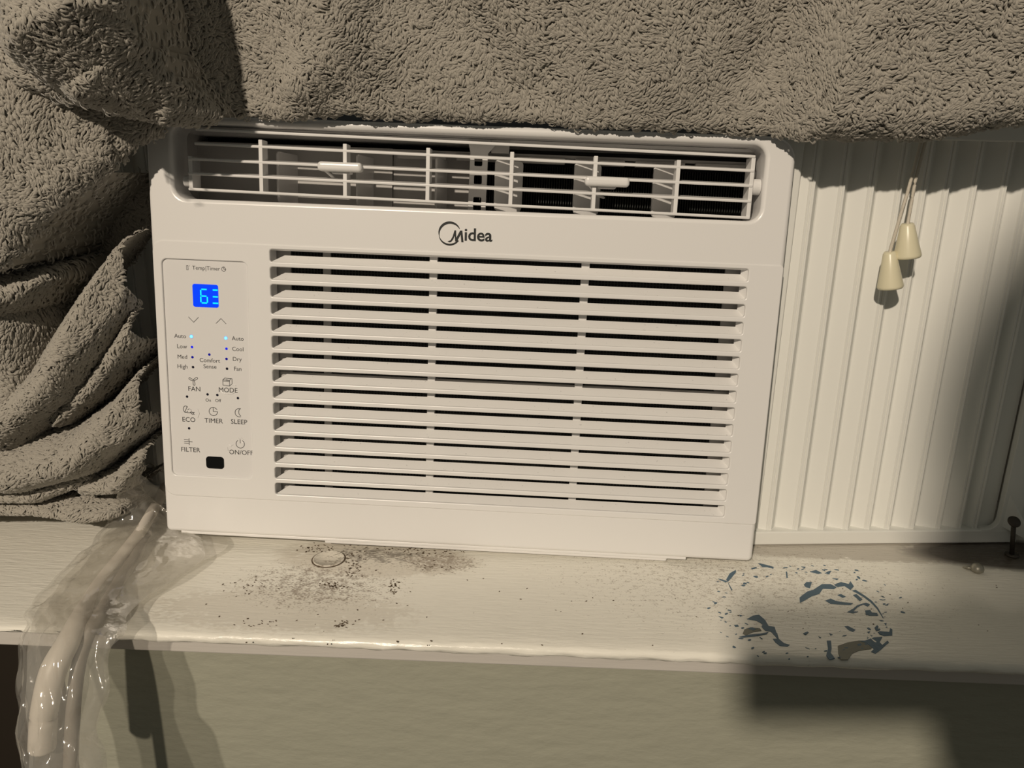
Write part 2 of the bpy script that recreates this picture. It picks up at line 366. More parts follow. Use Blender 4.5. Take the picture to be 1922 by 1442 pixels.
# slats: pocket shaped, running back and up from the lower lip of each slot
def slat_bm():
    bm = nb()
    P = lambda x, y, z: bm.verts.new((x * mm, y * mm, z * mm))
    f = [P(77.8, 0.3, -8.9), P(388.6, 0.3, -8.9), P(384.6, 6.9, -4.1), P(86.0, 6.9, -4.1)]
    b_ = [P(77.8, 2.6, -10.0), P(388.6, 2.6, -10.0), P(384.6, 8.0, -4.8), P(86.0, 8.0, -4.8)]
    lt = [P(77.6, 0.4, 0.8), P(79.2, 10.5, 0.8)]; rt = [P(388.6, 0.6, 0.8), P(384.6, 6.9, 0.8)]; lb = [P(77.6, 0.4, -8.9), P(79.2, 10.5, -8.9)]
    rt2 = [P(388.6, 2.4, 0.8), P(385.4, 8.0, 0.8)]
    N = bm.faces.new
    N((f[0], f[1], f[2], f[3])); N((f[3], f[2], b_[2], b_[3])); N((b_[0], b_[3], b_[2], b_[1])); N((f[0], b_[0], b_[1], f[1]))
    N((lb[0], lb[1], lt[1], lt[0])); N((f[1], rt[0], rt[1], f[2])); N((rt[0], rt2[0], rt2[1], rt[1]))
    return bm
sl = obj('slat', slat_bm(), M_slat, grille); sl.location = (0, 0, tops[0] * mm)
for t in tops[1:]:
    c = sl.copy(); COL.objects.link(c); c.location = (0, 0, t * mm)
# ribs, filter frame and filter behind
for x0, x1 in ((182.0, 187.2), (281.6, 286.9)):
    bm = nb(); box(bm, x0 * mm, x1 * mm, 7.0 * mm, 10.5 * mm, 29 * mm, 201 * mm, 0.0004); obj('rib', bm, M_plastic_in, grille)
bm = nb()
for x0, x1 in ((77.5, 88), (110, 115), (376, 386.5)): box(bm, x0 * mm, x1 * mm, 12 * mm, 14 * mm, 29 * mm, 201 * mm)
box(bm, 80 * mm, 387 * mm, 11 * mm, 14 * mm, 112.2 * mm, 116 * mm)
obj('filter_frame', bm, M_duct, AC)
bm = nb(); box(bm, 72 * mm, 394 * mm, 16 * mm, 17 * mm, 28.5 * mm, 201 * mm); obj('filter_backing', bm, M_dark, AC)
bm = nb()
for k in range(150): box(bm, (73 + k * 2.14) * mm, (73.5 + k * 2.14) * mm, 14.6 * mm, 15.2 * mm, 29 * mm, 200.5 * mm)
for k in range(84): box(bm, 73 * mm, 393 * mm, 14.6 * mm, 15.2 * mm, (30 + k * 2.04) * mm, (30.4 + k * 2.04) * mm)
obj('filter_mesh', bm, M_fin, AC)['kind'] = 'stuff'

# chassis body and base lip
bm = nb(); box(bm, 6 * mm, 404 * mm, 150 * mm, 330 * mm, 1 * mm, 275 * mm, 0.003)
for (a, b2, c_, d_) in ((6, 8, 1, 275), (402, 404, 1, 275)): box(bm, a * mm, b2 * mm, 22 * mm, 151 * mm, c_ * mm, d_ * mm)
box(bm, 6 * mm, 404 * mm, 22 * mm, 151 * mm, 1 * mm, 3 * mm); box(bm, 6 * mm, 404 * mm, 22 * mm, 151 * mm, 273 * mm, 275 * mm)
obj('chassis', bm, M_plastic_in, AC)
bm = nb(); box(bm, 10 * mm, 365 * mm, 1.2 * mm, 60 * mm, -1.7 * mm, 0.8 * mm, 0.0006); box(bm, 112 * mm, 352 * mm, 2.2 * mm, 60 * mm, -4.0 * mm, -1.0 * mm, 0.0010)
obj('base_pan', bm, M_plastic, AC)
bm = nb(); lathe(bm, [(0.001, 0), (0.0125, 0), (0.0135, 0.001), (0.0135, 0.0025), (0.0125, 0.0035), (0.001, 0.0035)], Matrix.Translation((0.4015, 0.020, 0.117)) @ Matrix.Rotation(R(80), 4, 'Y'))
obj('side_knob', bm, M_plastic, AC, True)['label'] = 'small round white cap on the right side'

# outlet recess
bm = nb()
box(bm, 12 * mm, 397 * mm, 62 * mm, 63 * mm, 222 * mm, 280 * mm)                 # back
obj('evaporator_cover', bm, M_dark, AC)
bm = nb()
box(bm, 12 * mm, 397 * mm, 23.5 * mm, 62 * mm, 223 * mm, 225.5 * mm); box(bm, 12 * mm, 14 * mm, 23.5 * mm, 62 * mm, 224 * mm, 277 * mm); box(bm, 395 * mm, 397 * mm, 23.5 * mm, 62 * mm, 224 * mm, 277 * mm)
box(bm, 12 * mm, 150 * mm, 44 * mm, 45 * mm, 224 * mm, 269 * mm, 0.0003); box(bm, 150 * mm, 206 * mm, 46 * mm, 47 * mm, 224 * mm, 267 * mm, 0.0003)
box(bm, 12 * mm, 120 * mm, 23.5 * mm, 45 * mm, 274.5 * mm, 276.5 * mm)
for k in range(6): box(bm, (155 + k * 40) * mm, (188 + k * 40) * mm, 34 * mm, 38 * mm, 262 * mm, 266 * mm, 0.0004)
box(bm, 150 * mm, 395 * mm, 36 * mm, 40 * mm, 266 * mm, 268 * mm, 0.0003)
obj('air_duct', bm, M_duct, AC)
bm = nb()
for k in range(140): box(bm, (152 + k * 1.74) * mm, (152.5 + k * 1.74) * mm, 56 * mm, 61.5 * mm, 226 * mm, 262 * mm)
obj('coil_fin', bm, M_fin, AC)['kind'] = 'stuff'
# centre support (ladder shaped)
lad = [sc([(204.5, 272.5), (222, 271.5), (217, 266), (216.5, 228), (205.3, 228), (206, 266)])]
for z0, z1 in ((257.5, 262.8), (246.0, 252.2), (229.2, 238.2)): lad.append(sc(rrect(208.2, 214.0, z0, z1, 1.0, 3)))
flat('louver_support', lad, 19 * mm, 1.8 * mm, 0.3 * mm, M_plastic, AC)
bm = nb(); box(bm, 219 * mm, 231 * mm, 21 * mm, 23 * mm, 266.5 * mm, 275 * mm, 0.0004); obj('latch', bm, M_duct, AC)
# horizontal louver frame, swung down a little to the right
LF = nb(); 
box(LF, 26.2 * mm, 28.8 * mm, 1.5 * mm, 14 * mm, 235 * mm, 256 * mm, 0.0004); box(LF, 383.2 * mm, 385.8 * mm, 1.5 * mm, 15 * mm, 230.5 * mm, 268 * mm, 0.0004)
lathe(LF, [(0.001, 0), (0.0045, 0), (0.0050, 0.0006), (0.0050, 0.005), (0.001, 0.005)], Matrix.Translation((0.3862, 0.008, 0.2505)) @ Matrix.Rotation(R(90), 4, 'Y'))
lathe(LF, [(0.001, 0), (0.0035, 0), (0.0035, 0.005), (0.001, 0.005)], Matrix.Translation((0.0215, 0.007, 0.2405)) @ Matrix.Rotation(R(90), 4, 'Y'))
BZ = [(272.6, 268.6, 32), (263.8, 260.0, 31), (254.2, 250.9, 26.5), (245.2, 241.4, 26.2), (235.6, 231.4, 26.0)]
box(LF, 26.0 * mm, 385.4 * mm, 0.8 * mm, 13.8 * mm, -1.1 * mm, 0.6 * mm, 0.0005, 2, Matrix.Translation((0.026, 0, 0.2356)) @ Matrix.Rotation(math.atan2(4.2, 359.4), 4, 'Y') @ Matrix.Translation((-0.026, 0, 0)))
lfr = obj('louver_frame', LF, M_plastic, AC)
for zl, zr, xl in BZ[:4]:
    bm = nb(); L_ = 385.4 - xl
    box(bm, 0, L_ * mm, 0, 13 * mm, -1.1 * mm, 0.6 * mm, 0.0005, 2)
    bmesh.ops.transform(bm, matrix=Matrix.Rotation(R(7), 4, 'X'), verts=bm.verts)
    b_ = obj('louver_blade', bm, M_plastic, lfr); b_.location = (xl * mm, 0.8 * mm, zl * mm); b_.rotation_euler = (0, math.atan2(zl - zr, L_), 0)
def bz(i, x): zl, zr, xl = BZ[i]; return zl + (zr - zl) * (x - xl) / (385.4 - xl)
for x in (73.6, 127.7, 180.7, 233.8, 286.5, 338.3):
    bm = nb()
    for i in range(1, 4): pass
    box(bm, (x - 1.25) * mm, (x + 1.25) * mm, 0.9 * mm, 11 * mm, bz(4, x) * mm, (bz(1, x) + 4.2) * mm, 0.0003)
    obj('louver_stay', bm, M_plastic, lfr)
for x0, x1, z in ((110.8, 139.2, 252.6), (280.2, 308.2, 249.8)):
    bm = nb(); box(bm, x0 * mm, x1 * mm, -3.2 * mm, 5 * mm, (z - 3.0) * mm, (z + 2.9) * mm, 0.0022, 4)
    box(bm, (x0 + 8) * mm, (x1 - 8) * mm, 1.0 * mm, 9 * mm, (z - 4.2) * mm, (z - 1.5) * mm, 0.001, 2)
    tube(bm, [((x0 + 3) * mm, 4 * mm, (z - 2) * mm), ((x0 + 9) * mm, 12 * mm, (z - 8) * mm), ((x0 + 14) * mm, 20 * mm, (z - 9) * mm)], 0.0009, 8)
    obj('airflow_tab', bm, M_plastic, lfr)['label'] = 'wider white thumb grip on a blade'
# upright vanes behind the blades
def vane(x, ang, w=26, mt=M_plastic):
    pts = rrect(0, w, 228, 262, (6, 6, 2, 2), 5)
    v = flat('vane', [sc(pts)], -0.8 * mm, 1.6 * mm, 0.3 * mm, mt, AC); v.location = (x * mm, 20 * mm, 0); v.rotation_euler = (0, 0, R(ang)); return v
v0 = vane(78, 78)
vane(131, 78); vane(183.5, 82)
for x in (222.5, 274.5, 326.0): vane(x, 30, 20)

# control panel
cp = flat('control_panel', [sc(rrect(6.6, 63.2, 42.0, 190.2, 3.6))], 0.9 * mm, 2.2 * mm, 0.3 * mm, M_overlay, AC)
YP = 0.9 * mm - 0.00005
T = lambda s, x, z, size, **k: text(s, x * mm, z * mm, size * mm, YP, cp, **k)
T('Temp|Timer', 35.6, 185.0, 3.65)
for s, x, z in (('Auto', 16.2, 139.2), ('Low', 17.0, 132.2), ('Med', 17.0, 125.1), ('High', 16.8, 118.5), ('Auto', 55.2, 139.2), ('Cool', 55.0, 132.1), ('Dry', 54.3, 125.2), ('Fan', 54.5, 118.6), ('Comfort', 35.6, 123.5), ('Sense', 35.6, 119.3)): T(s, x, z, 3.95)
for s, x, z in (('FAN', 24.2, 103.3), ('MODE', 47.4, 103.6), ('ECO', 19.4, 81.6), ('TIMER', 36.7, 81.6), ('SLEEP', 54.2, 81.7), ('FILTER', 19.7, 60.2), ('ON/OFF', 55.0, 60.0)): T(s, x, z, 4.65)
T('On', 33.5, 96.0, 3.0); T('Off', 40.2, 96.0, 3.0)
dw = flat('display_window', [sc(rrect(26.0, 43.1, 159.4, 174.5, 1.4))], 0.78 * mm, 0.3 * mm, 0.05 * mm, M_disp, cp); dw['label'] = 'small square display glowing blue'
YD = 0.76 * mm; X0, Z0 = 26.2, 174.3
def seg(lines, name='display_digit'): return strokes(name, [[((X0 + x) * mm, (Z0 - z) * mm) for x, z in ln] for ln in lines], YD, 0.95 * mm, cp, M_seg, 0.00004)
seg([[(6.0, 3.1), (9.0, 3.1)], [(5.2, 3.9), (5.2, 7.0)], [(5.1, 8.2), (5.1, 11.4)], [(6.0, 7.6), (8.7, 7.6)], [(5.9, 12.1), (8.9, 12.1)], [(9.5, 8.3), (9.5, 11.5)]])['label'] = 'glowing cyan digit six'
seg([[(13.6, 3.3), (16.3, 3.3)], [(13.5, 7.7), (16.3, 7.7)], [(13.3, 12.0), (16.4, 12.0)]])['label'] = 'left end of a second cyan digit'
def led(x, z, m_, r=0.85, halo=False):
    if halo: flat('painted_halo', [sc(arc(x, z, 1.25, 0, 350, 22))], YP - 0.00004, 0.0001, 0, M_halo, cp)  # glow around the lit dot, painted as an emissive disc
    o = flat('indicator_light', [sc(arc(x, z, r, 0, 345, 18))], YP - 0.0001, 0.0002, 0, m_, cp); return o
for x, z in ((23.8, 139.3), (47.1, 139.3)): led(x, z, M_led_on, 0.95, True)['label'] = 'lit pale blue indicator light'
for x, z in ((23.9, 132.2), (47.3, 132.1)): led(x, z, M_led_blue)['label'] = 'faintly blue indicator light'
for x, z in ((23.9, 125.3), (47.1, 125.2), (35.5, 127.6)): led(x, z, M_led_dim)
for x, z in ((24.0, 118.5), (47.2, 118.5), (19.0, 97.9), (33.2, 100.1), (39.9, 100.0), (54.0, 98.5), (19.4, 75.6)): led(x, z, M_led_off)
flat('remote_sensor', [sc(rrect(30.3, 42.8, 47.6, 56.2, 2.2))], YP - 0.0001, 0.0003, 0.00005, M_black, cp)['label'] = 'black rounded remote sensor window'
def icon(lines, w=0.42): return strokes('printed_icon', [[(x * mm, z * mm) for x, z in ln] for ln in lines], YP, w * mm, cp)
icon([[(22.4, 152.4), (25.8, 149.0), (29.1, 152.4)]], 0.3); icon([[(40.9, 148.9), (44.3, 152.3), (47.6, 148.9)]], 0.3)
icon([[(22.6, 183.6), (22.6, 186.3), (23.6, 186.3), (23.6, 183.6), (22.6, 183.6)], [(24.2, 186.2), (24.7, 186.2)]], 0.25)
icon([arc(47.3, 185.0, 1.4, 60, 360), [(47.3, 186.5), (47.3, 185.0), (48.7, 185.0)], [(48.6, 185.2), (47.9, 186.2)]], 0.28)
# fan icon: three blades
fan = []
def bladei(cx, cz, a, L_):
    ca, sa = math.cos(R(a)), math.sin(R(a)); q = [(0, 0.35), (L_ * 0.5, 0.9), (L_ * 0.9, 0.9), (L_, 0.3), (L_ * 0.9, -0.25), (L_ * 0.5, -0.3), (0, -0.35)]
    return [(cx + x * ca - z * sa, cz + x * sa + z * ca) for x, z in q]
for a in (28, 148, 270): fan.append(bladei(23.9, 109.3, a, 3.4))
icon(fan, 0.34)
icon([[(44.0, 110.6), (44.0, 107.0), (48.6, 106.6), (48.6, 110.4), (44.0, 110.6), (45.4, 112.0), (50.3, 111.8), (50.3, 108.2), (48.6, 106.8)], [(48.6, 110.4), (49.6, 111.7)], [(44.2, 109.8), (48.6, 109.6)], [(46.2, 110.8), (48.0, 110.6)]], 0.32)
icon([arc(17.6, 89.0, 1.6, 40, 330, 14, 2.3), [(16.8, 86.8), (18.8, 91.0)], arc(20.2, 88.0, 1.3, -80, 150, 12), [(18.6, 86.6), (21.4, 86.6)], arc(22.3, 86.3, 0.7, 0, 340, 10), [(22.9, 86.9), (23.6, 87.1)], [(22.9, 85.8), (23.6, 85.6)]], 0.36)
icon([arc(36.7, 88.3, 2.9, 68, 360), [(36.7, 91.2), (36.7, 88.3), (39.5, 88.3)], [(37.9, 90.9), (39.3, 89.8)]], 0.36)
icon([arc(54.6, 88.3, 2.9, 75, 290), arc(57.3, 88.7, 3.1, 130, 235, 12), [(55.35, 91.1), (55.6, 91.3)]], 0.36)
icon([[(15.6, 67.4), (18.6, 67.3)], [(15.6, 66.1), (18.6, 66.0)], [(15.6, 64.9), (18.6, 64.8)], [(19.0, 68.3), (19.0, 63.8)], [(19.0, 66.0), (21.2, 66.0)]], 0.36)
icon([arc(54.6, 66.2, 2.9, 125, 415), [(54.6, 69.4), (54.6, 66.8)]], 0.36)
# worn clear film over three keys
def blister(cx, cz, rx, rz, h=0.25):
    bm = nb(); bmesh.ops.create_uvsphere(bm, u_segments=26, v_segments=10, radius=1.0)
    for v in bm.verts:
        k = 1 + 0.12 * noise.noise(Vector((v.co.x * 2 + cx, v.co.z * 2, cz))); v.co = Vector((cx + v.co.x * rx * k, 0, cz + v.co.z * rz * k)) * mm + Vector((0, YP - 0.00002 - 0 * v.co.y, 0)) + Vector((0, v.co.y * h * mm, 0))
    return bm
def crinkle(cx, cz, pts, w=0.3):
    o = strokes('film_crease', [[((cx + x) * mm, (cz + z) * mm) for x, z in ln] for ln in pts], YP - 0.00012, w * mm, cp, M_blister, 0.00014); o['label'] = 'shiny crease in worn clear film'
crinkle(47.6, 101.0, [[(-5.0, 1.2), (-2.6, 0.2), (0, 0), (2.4, 0.3), (4.0, 1.0)], [(2.2, 6.6), (5.2, 6.2)]])
crinkle(54.6, 66.2, [[(-1.2, 4.2), (1.0, 4.4), (2.2, 3.6)], [(-8.0, -1.0), (-6.4, -1.6), (-5.0, -0.6)], [(-9.0, -3), (-8.6, -5.0), (-6.0, -6.6)], [(1.4, 1.2), (2.6, 0.8)]], 0.35)
crinkle(19.4, 86.5, [[(0.8, 3.2), (2.2, 1.8), (3.0, 0.9)], [(6.6, 3.2), (7.6, 0), (6.4, -3.0)]], 0.25)
# maker's mark
def lg(x, y):
    u, v = 700 + x / 4.805, 230 + y / 4.805
    n = np.array([0.00424, 0.99615, -0.0876]); o_ = np.array([0, 0, 0.0105565]); r = ray(u, v)
    P = CAM + r * (((o_ - CAM) @ n) / (r @ n)) - o_
    return (float(P @ np.array([0.99986, -0.00566, -0.01599])), float(P @ np.array([0.01643, 0.08752, 0.99603])))
def crescent(cx, cy, r, a0, a1, w0, wm, w1, n=28):
    o_, i_ = [], []
    for k in range(n + 1):
        t = k / n; a = R(a0 + (a1 - a0) * t); w_ = (w0 * (1 - t) ** 2 + 2 * wm * t * (1 - t) * 2 * 0.5 + w1 * t * t) if True else 0
        o_.append((cx + (r + w_ / 2) * math.cos(a), cy - (r + w_ / 2) * math.sin(a))); i_.append((cx + (r - w_ / 2) * math.cos(a), cy - (r - w_ / 2) * math.sin(a)))
    return o_ + i_[::-1]
lp = [crescent(693, 1000, 97, 24, 195, 5, 42, 4), crescent(693, 1004, 98, 190, 322, 3, 26, 12)]
lp.append([(672, 1073), (700, 1062), (718, 1030), (735, 973), (750, 973), (752, 1040), (786, 975), (806, 975), (817, 1081), (797, 1081), (791, 1012), (757, 1075), (741, 1074), (738, 1022), (722, 1058), (705, 1078), (688, 1082)])
for p in lp: flat('brand_mark', [[lg(*q) for q in p]], -0.00012, 0.0002, 0, M_logo, AC)['label'] = 'black swoosh and slanted initial of the printed logo'
lx, lz = lg(964, 1040)
dt = text('idea', lx, lz + 0.0002, 0.0112, -0.00006, AC, 'brand_lettering', bold=0.00022, material=M_logo); dt['label'] = 'bold black logo lettering'
dt.rotation_euler = (0, R(-0.3), 0)

# ------------------------------------------------------------ accordion side panels
def accordion(name, origin, ang, us, uend, ztop, label, mirror=False):
    P = empty(name, mw=Matrix.Translation(origin) @ Matrix.Rotation(R(ang), 4, 'Z'))
    tag(P, label, 'window panel')
    uu = [0] + us + [uend]
    # bottom and top rails, end frame
    Zb = 11.2
    bm = nb(); box(bm, 0 * mm, (uend + 14) * mm, -1.5 * mm, 14 * mm, 0.0008, Zb * mm, 0.0009); obj('bottom_rail', bm, M_vinyl, P)
    bm = nb(); box(bm, 0 * mm, (uend + 14) * mm, -1.5 * mm, 14 * mm, ztop * mm, (ztop + 14) * mm, 0.0009); obj('top_rail', bm, M_vinyl, P)
    # pleats: one part per fold
    for i in range(len(us) + 1):
        a, b = uu[i], uu[i + 1]; last = i == len(us)
        z0, z1 = (Zb - 2) * mm, (ztop + 2) * mm
        pts = [(a - 0.2, 2.2), (a + 0.5, 3.0), (a + 4.0, 7.2), (a + 4.9, 7.3)]
        if not last: pts += [(b - 4.2, 2.6), (b - 3.8, 1.7), (b - 2.6, 1.6), (b - 2.2, 2.2), (b - 1.7, 1.3), (b - 0.6, 1.1), (b - 0.2, 2.0)]
        else: pts += [(b, 6.0)]
        bm = nb(); q0 = [bm.verts.new((x * mm, y * mm, z0)) for x, y in pts]; q1 = [bm.verts.new((x * mm, y * mm, z1)) for x, y in pts]
        p0 = [bm.verts.new((x * mm, (y + 0.6) * mm, z0)) for x, y in pts]; p1 = [bm.verts.new((x * mm, (y + 0.6) * mm, z1)) for x, y in pts]
        for k in range(len(pts) - 1): bm.faces.new((q0[k], q0[k + 1], q1[k + 1], q1[k])); bm.faces.new((p0[k], p1[k], p1[k + 1], p0[k + 1]))
        obj('pleat', bm, M_vinyl, P)
    return P
us = [20.6, 40.3, 59.5, 78.0, 94.2, 109.4, 127.8, 148.0, 163.8, 176.2]
PR = accordion('accordion_panel', (0.412, 0.029, 0), 5.3, us, 191, 284, 'white pleated vinyl side panel filling the window right of the air conditioner')
# right end frame with rounded inner corner, gusset
fr = rrect(150, 203, 0.8, 298, (1, 1, 1, 1)); inner = rrect(100, 191, 11.2, 284, (1, 9, 9, 1))
poly = [(191.0, 284), (191.0, 20.2)] + [(182 + 9 * math.cos(R(a)), 20.2 - 9 * math.sin(R(a))) for a in range(10, 91, 10)] + [(178, 11.2), (178, 1.5), (206, 1.5), (206, 298), (191, 298)]
flat('end_frame', [sc(poly)], -1.4 * mm, 5 * mm, 0.5 * mm, M_vinyl, PR)
flat('end_flange', [sc([(193, 9), (250, 12), (250, 298), (193, 298)])], 4.0 * mm, 3 * mm, 0.3 * mm, M_vinyl, PR)
bm = nb(); P0 = [(193.5, -1.5, 40), (193.0, -1.5, 14), (212, -9, 5), (214, -7, 8), (196, 2, 38), (214, 3, 5)]
vv = [bm.verts.new((x * mm, y * mm, z * mm)) for x, y, z in P0]
for f in ((0, 1, 2), (0, 2, 3), (0, 3, 4), (1, 5, 2), (2, 5, 3), (4, 3, 5), (0, 4, 1), (1, 4, 5)): bm.faces.new([vv[i] for i in f])
obj('corner_gusset', bm, M_vinyl, PR)
PL = accordion('accordion_panel', (-0.150, 0.072, 0), 1.5, [20, 38, 56, 74, 92, 110, 128], 147, 284, 'white pleated vinyl side panel left of the air conditioner, mostly hidden by the blanket')
# AC-side mounting channel at right (pale strip)
bm = nb(); box(bm, -3 * mm, 10 * mm, 1 * mm, 6 * mm, 0.011, 0.286, 0.0008); obj('side_channel', bm, M_vinyl, PR)

# ------------------------------------------------------------ pull cords
def pull(top, mid, kt, kb, r0, r1, label):
    t0 = at(*top, 0.024); t1 = at(*mid, 0.020); a = Vector(at(*kt, 0.018)); b = Vector(at(*kb, 0.018))
    P = empty('pull_cord', a); tag(P, label, 'pull cord', 'pull cords')
    path = smooth_path([Vector(t0) + Vector((0.006, 0.0, 0.06)) - a, Vector(t0) - a, Vector(t1) - a, Vector((0.0002, 0, 0.002)), Vector((0, 0, -0.004))], 8)
    bm = nb(); tube(bm, path, 0.00105, 10); obj('cord', bm, M_cordw, P, True)
    z = (b - a); Lz = z.length; q = Vector((0, 0, -1)).rotation_difference(z.normalized()).to_matrix().to_4x4()
    bm = nb(); lathe(bm, [(0.0012, 0.0003), (r0 * 0.8, 0.0006), (r0, -0.0008), (r0 + (r1 - r0) * 0.5, -Lz * 0.5), (r1 * 0.99, -Lz + 0.002), (r1, -Lz + 0.001), (r1 * 0.93, -Lz), (r1 * 0.6, -Lz), (r1 * 0.55, -Lz + 0.003), (0.001, -Lz + 0.003)], q, 32)
    obj('tassel', bm, M_tassel, P, True)
pull((1712, 330), (1693, 395), (1670, 474), (1671, 541), 0.0040, 0.0079, 'cream cone-shaped pull on a silvery cord, the lower left one of the two')
pull((1723, 320), (1713, 368), (1703, 421), (1703, 484), 0.0043, 0.0082, 'cream cone-shaped pull on a silvery cord, the upper right one of the two')

# ------------------------------------------------------------ screws and nail on the sill
s = on_sill(1833, 1074); sv = Vector((s[0], s[1], 0)); P = empty('round_head_screw', sv); tag(P, 'loose round-headed metal screw lying on the sill below the accordion panel', 'screw')
bm = nb(); lathe(bm, [(0.0005, 0.0), (0.0030, 0.0003), (0.0042, 0.0016), (0.0042, 0.0032), (0.0033, 0.0052), (0.0015, 0.0062), (0.0002, 0.0063)], None, 24); obj('head', bm, M_metal, P, True)
bm = nb(); tube(bm, [(-0.002, 0.001, 0.0022), (-0.0055, 0.0030, 0.0016), (-0.0075, 0.0042, 0.001)], [0.0014, 0.0012, 0.0004], 10); obj('shank', bm, M_metal, P, True)
b0 = on_sill(1899, 1043); hd = at(1903, 980, b0[1] - 0.001); P = empty('thumb_screw', (b0[0], b0[1], 0)); tag(P, 'dark upright screw at the panel corner, right edge of the sill', 'screw')
hv = Vector(hd) - Vector((b0[0], b0[1], 0))
bm = nb(); tube(bm, [(0, 0, 0), (hv.x * 0.5, hv.y * 0.5, hv.z * 0.5), tuple(hv)], 0.0016, 12); obj('shank', bm, M_screw, P, True)
bm = nb(); lathe(bm, [(0.001, -0.001), (0.0040, -0.0006), (0.0044, 0.0004), (0.0038, 0.0016), (0.0005, 0.0018)], Matrix.Translation(hv) @ Matrix.Rotation(R(38), 4, 'X')); obj('head', bm, M_screw, P, True)
bm = nb(); lathe(bm, [(0.0045, 0), (0.0045, 0.0012), (0.0016, 0.0014)]); obj('washer', bm, M_screw, P, True)
# ------------------------------------------------------------ fleece blanket: one cloth, relief of folds over a 1.6 mm grid
def seg_field(X, Z, pts):
    """distance to a polyline and interpolated attributes; pts rows: x, z, width, height"""
    best = np.full(X.shape, 1e9); wv = np.zeros(X.shape); hv = np.zeros(X.shape)
    for a, b in zip(pts, pts[1:]):
        dx, dz = b[0] - a[0], b[1] - a[1]; L2 = dx * dx + dz * dz + 1e-12
        t = np.clip(((X - a[0]) * dx + (Z - a[1]) * dz) / L2, 0, 1)
        d = np.hypot(X - a[0] - t * dx, Z - a[1] - t * dz); k = d < best
        best = np.where(k, d, best); wv = np.where(k, a[2] + (b[2] - a[2]) * t, wv); hv = np.where(k, a[3] + (b[3] - a[3]) * t, hv)
    return best, wv, hv
def poly_dist(X, Z, P):
    """signed distance to polygon, inside positive"""
    inside = np.zeros(X.shape, bool); dist = np.full(X.shape, 1e9); n = len(P)
    for i in range(n):
        (ax, az), (bx, bz_) = P[i], P[(i + 1) % n]
        dx, dz = bx - ax, bz_ - az; t = np.clip(((X - ax) * dx + (Z - az) * dz) / (dx * dx + dz * dz + 1e-12), 0, 1)
        dist = np.minimum(dist, np.hypot(X - ax - t * dx, Z - az - t * dz))
        c = ((az > Z) != (bz_ > Z)) & (X < (bx - ax) * (Z - az) / (bz_ - az + 1e-12) + ax); inside ^= c
    return np.where(inside, dist, -dist)
def smax(a, b, k):
    h = np.clip(0.5 + 0.5 * (a - b) / k, 0, 1); return b + (a - b) * h + k * h * (1 - h)
def wpx(pts, Y): return [tuple(at(q[0], q[1], q[2] if len(q) > 2 else Y)[[0, 2]]) for q in pts]
def rpx(pts, Y): 
    out = []
    for u, v, w_, h_ in pts:
        p = at(u, v, Y); out.append((p[0], p[2], w_ * 0.55 / F, h_))
    return out
GX, GZ = 0.0015, 0.0015
xs = np.arange(-0.285, 0.79, GX); zs = np.arange(0.004, 0.50, GZ)
X, Z = np.meshgrid(xs, zs)
def vnoise(X, Z, s, seed):
    r = np.random.default_rng(seed); n = 64; g = r.random((n, n)); u = (X * s) % (n - 1); v = (Z * s) % (n - 1)
    i, j = u.astype(int), v.astype(int); fu, fv = u - i, v - j; fu = fu * fu * (3 - 2 * fu); fv = fv * fv * (3 - 2 * fv)
    return (g[j, i] * (1 - fu) + g[j, i + 1] * fu) * (1 - fv) + (g[j + 1, i] * (1 - fu) + g[j + 1, i + 1] * fu) * fv - 0.5
Yf = lambda y: -y                                             # height towards the room = -Y
NEG = -9.0
def layer(P, top, r, Yp):
    d = poly_dist(X, Z, wpx(P, Yp)) + vnoise(X, Z, 260, 5) * 0.0016 + vnoise(X, Z, 90, 6) * 0.002
    q = np.clip(d / r, 0, 1); h = top - r * 0.95 * (1 - np.sqrt(np.clip(1 - (1 - q) ** 2, 0, 1)))
    return np.where(d > 0, h, NEG)
def interp(x, xp, yp): return np.interp(x, xp, yp)
low = vnoise(X, Z, 22, 1) * 0.010 + vnoise(X, Z, 55, 2) * 0.004
# deep left layer, falling in swags beside the unit
S3 = [(-420, 300), (290, 225), (288, 700), (283, 800), (268, 880), (240, 925), (222, 984), (150, 1000), (95, 985), (60, 977), (0, 985), (-420, 990)]
base3 = np.full(X.shape, -0.055)
ridges = [
    [(290, 425, 10, .000), (238, 468, 26, .014), (192, 560, 42, .026), (150, 640, 44, .032), (100, 720, 44, .032), (20, 790, 46, .028), (-420, 830, 46, .028)],
    [(300, 500, 10, -.010), (264, 560, 18, .004), (222, 650, 20, .010), (165, 730, 20, .010), (95, 795, 18, .008)],
    [(300, 650, 12, -.004), (266, 722, 26, .014), (220, 798, 38, .024), (145, 858, 44, .030), (40, 882, 50, .032), (-420, 882, 50, .032)],
    [(-420, 560, 40, .040), (0, 555, 46, .044), (60, 540, 34, .038), (100, 520, 16, .026)],
    [(-20, 520, 60, .030), (15, 620, 62, .030), (30, 720, 60, .026), (0, 800, 60, .026)],
    [(-420, 972, 18, .004), (50, 966, 20, .006), (140, 975, 30, .008), (225, 975, 18, .002)],
    [(150, 925, 20, .008), (215, 915, 24, .014), (262, 862, 16, .010)],
    [(-420, 930, 30, .012), (60, 930, 26, .014), (150, 905, 16, .008)],
]
h3 = base3
for rd in ridges:
    d, w_, hh = seg_field(X, Z, rpx(rd, -0.01)); w_ = w_ * 1.12
    hq = base3 + (hh + 0.055) * np.sqrt(np.clip(1 - (d / w_) ** 2, 0, 1))
    h3 = smax(h3, hq, 0.004)
dd = poly_dist(X, Z, wpx(S3, 0.0)); q = np.clip(dd / 0.012, 0, 1)
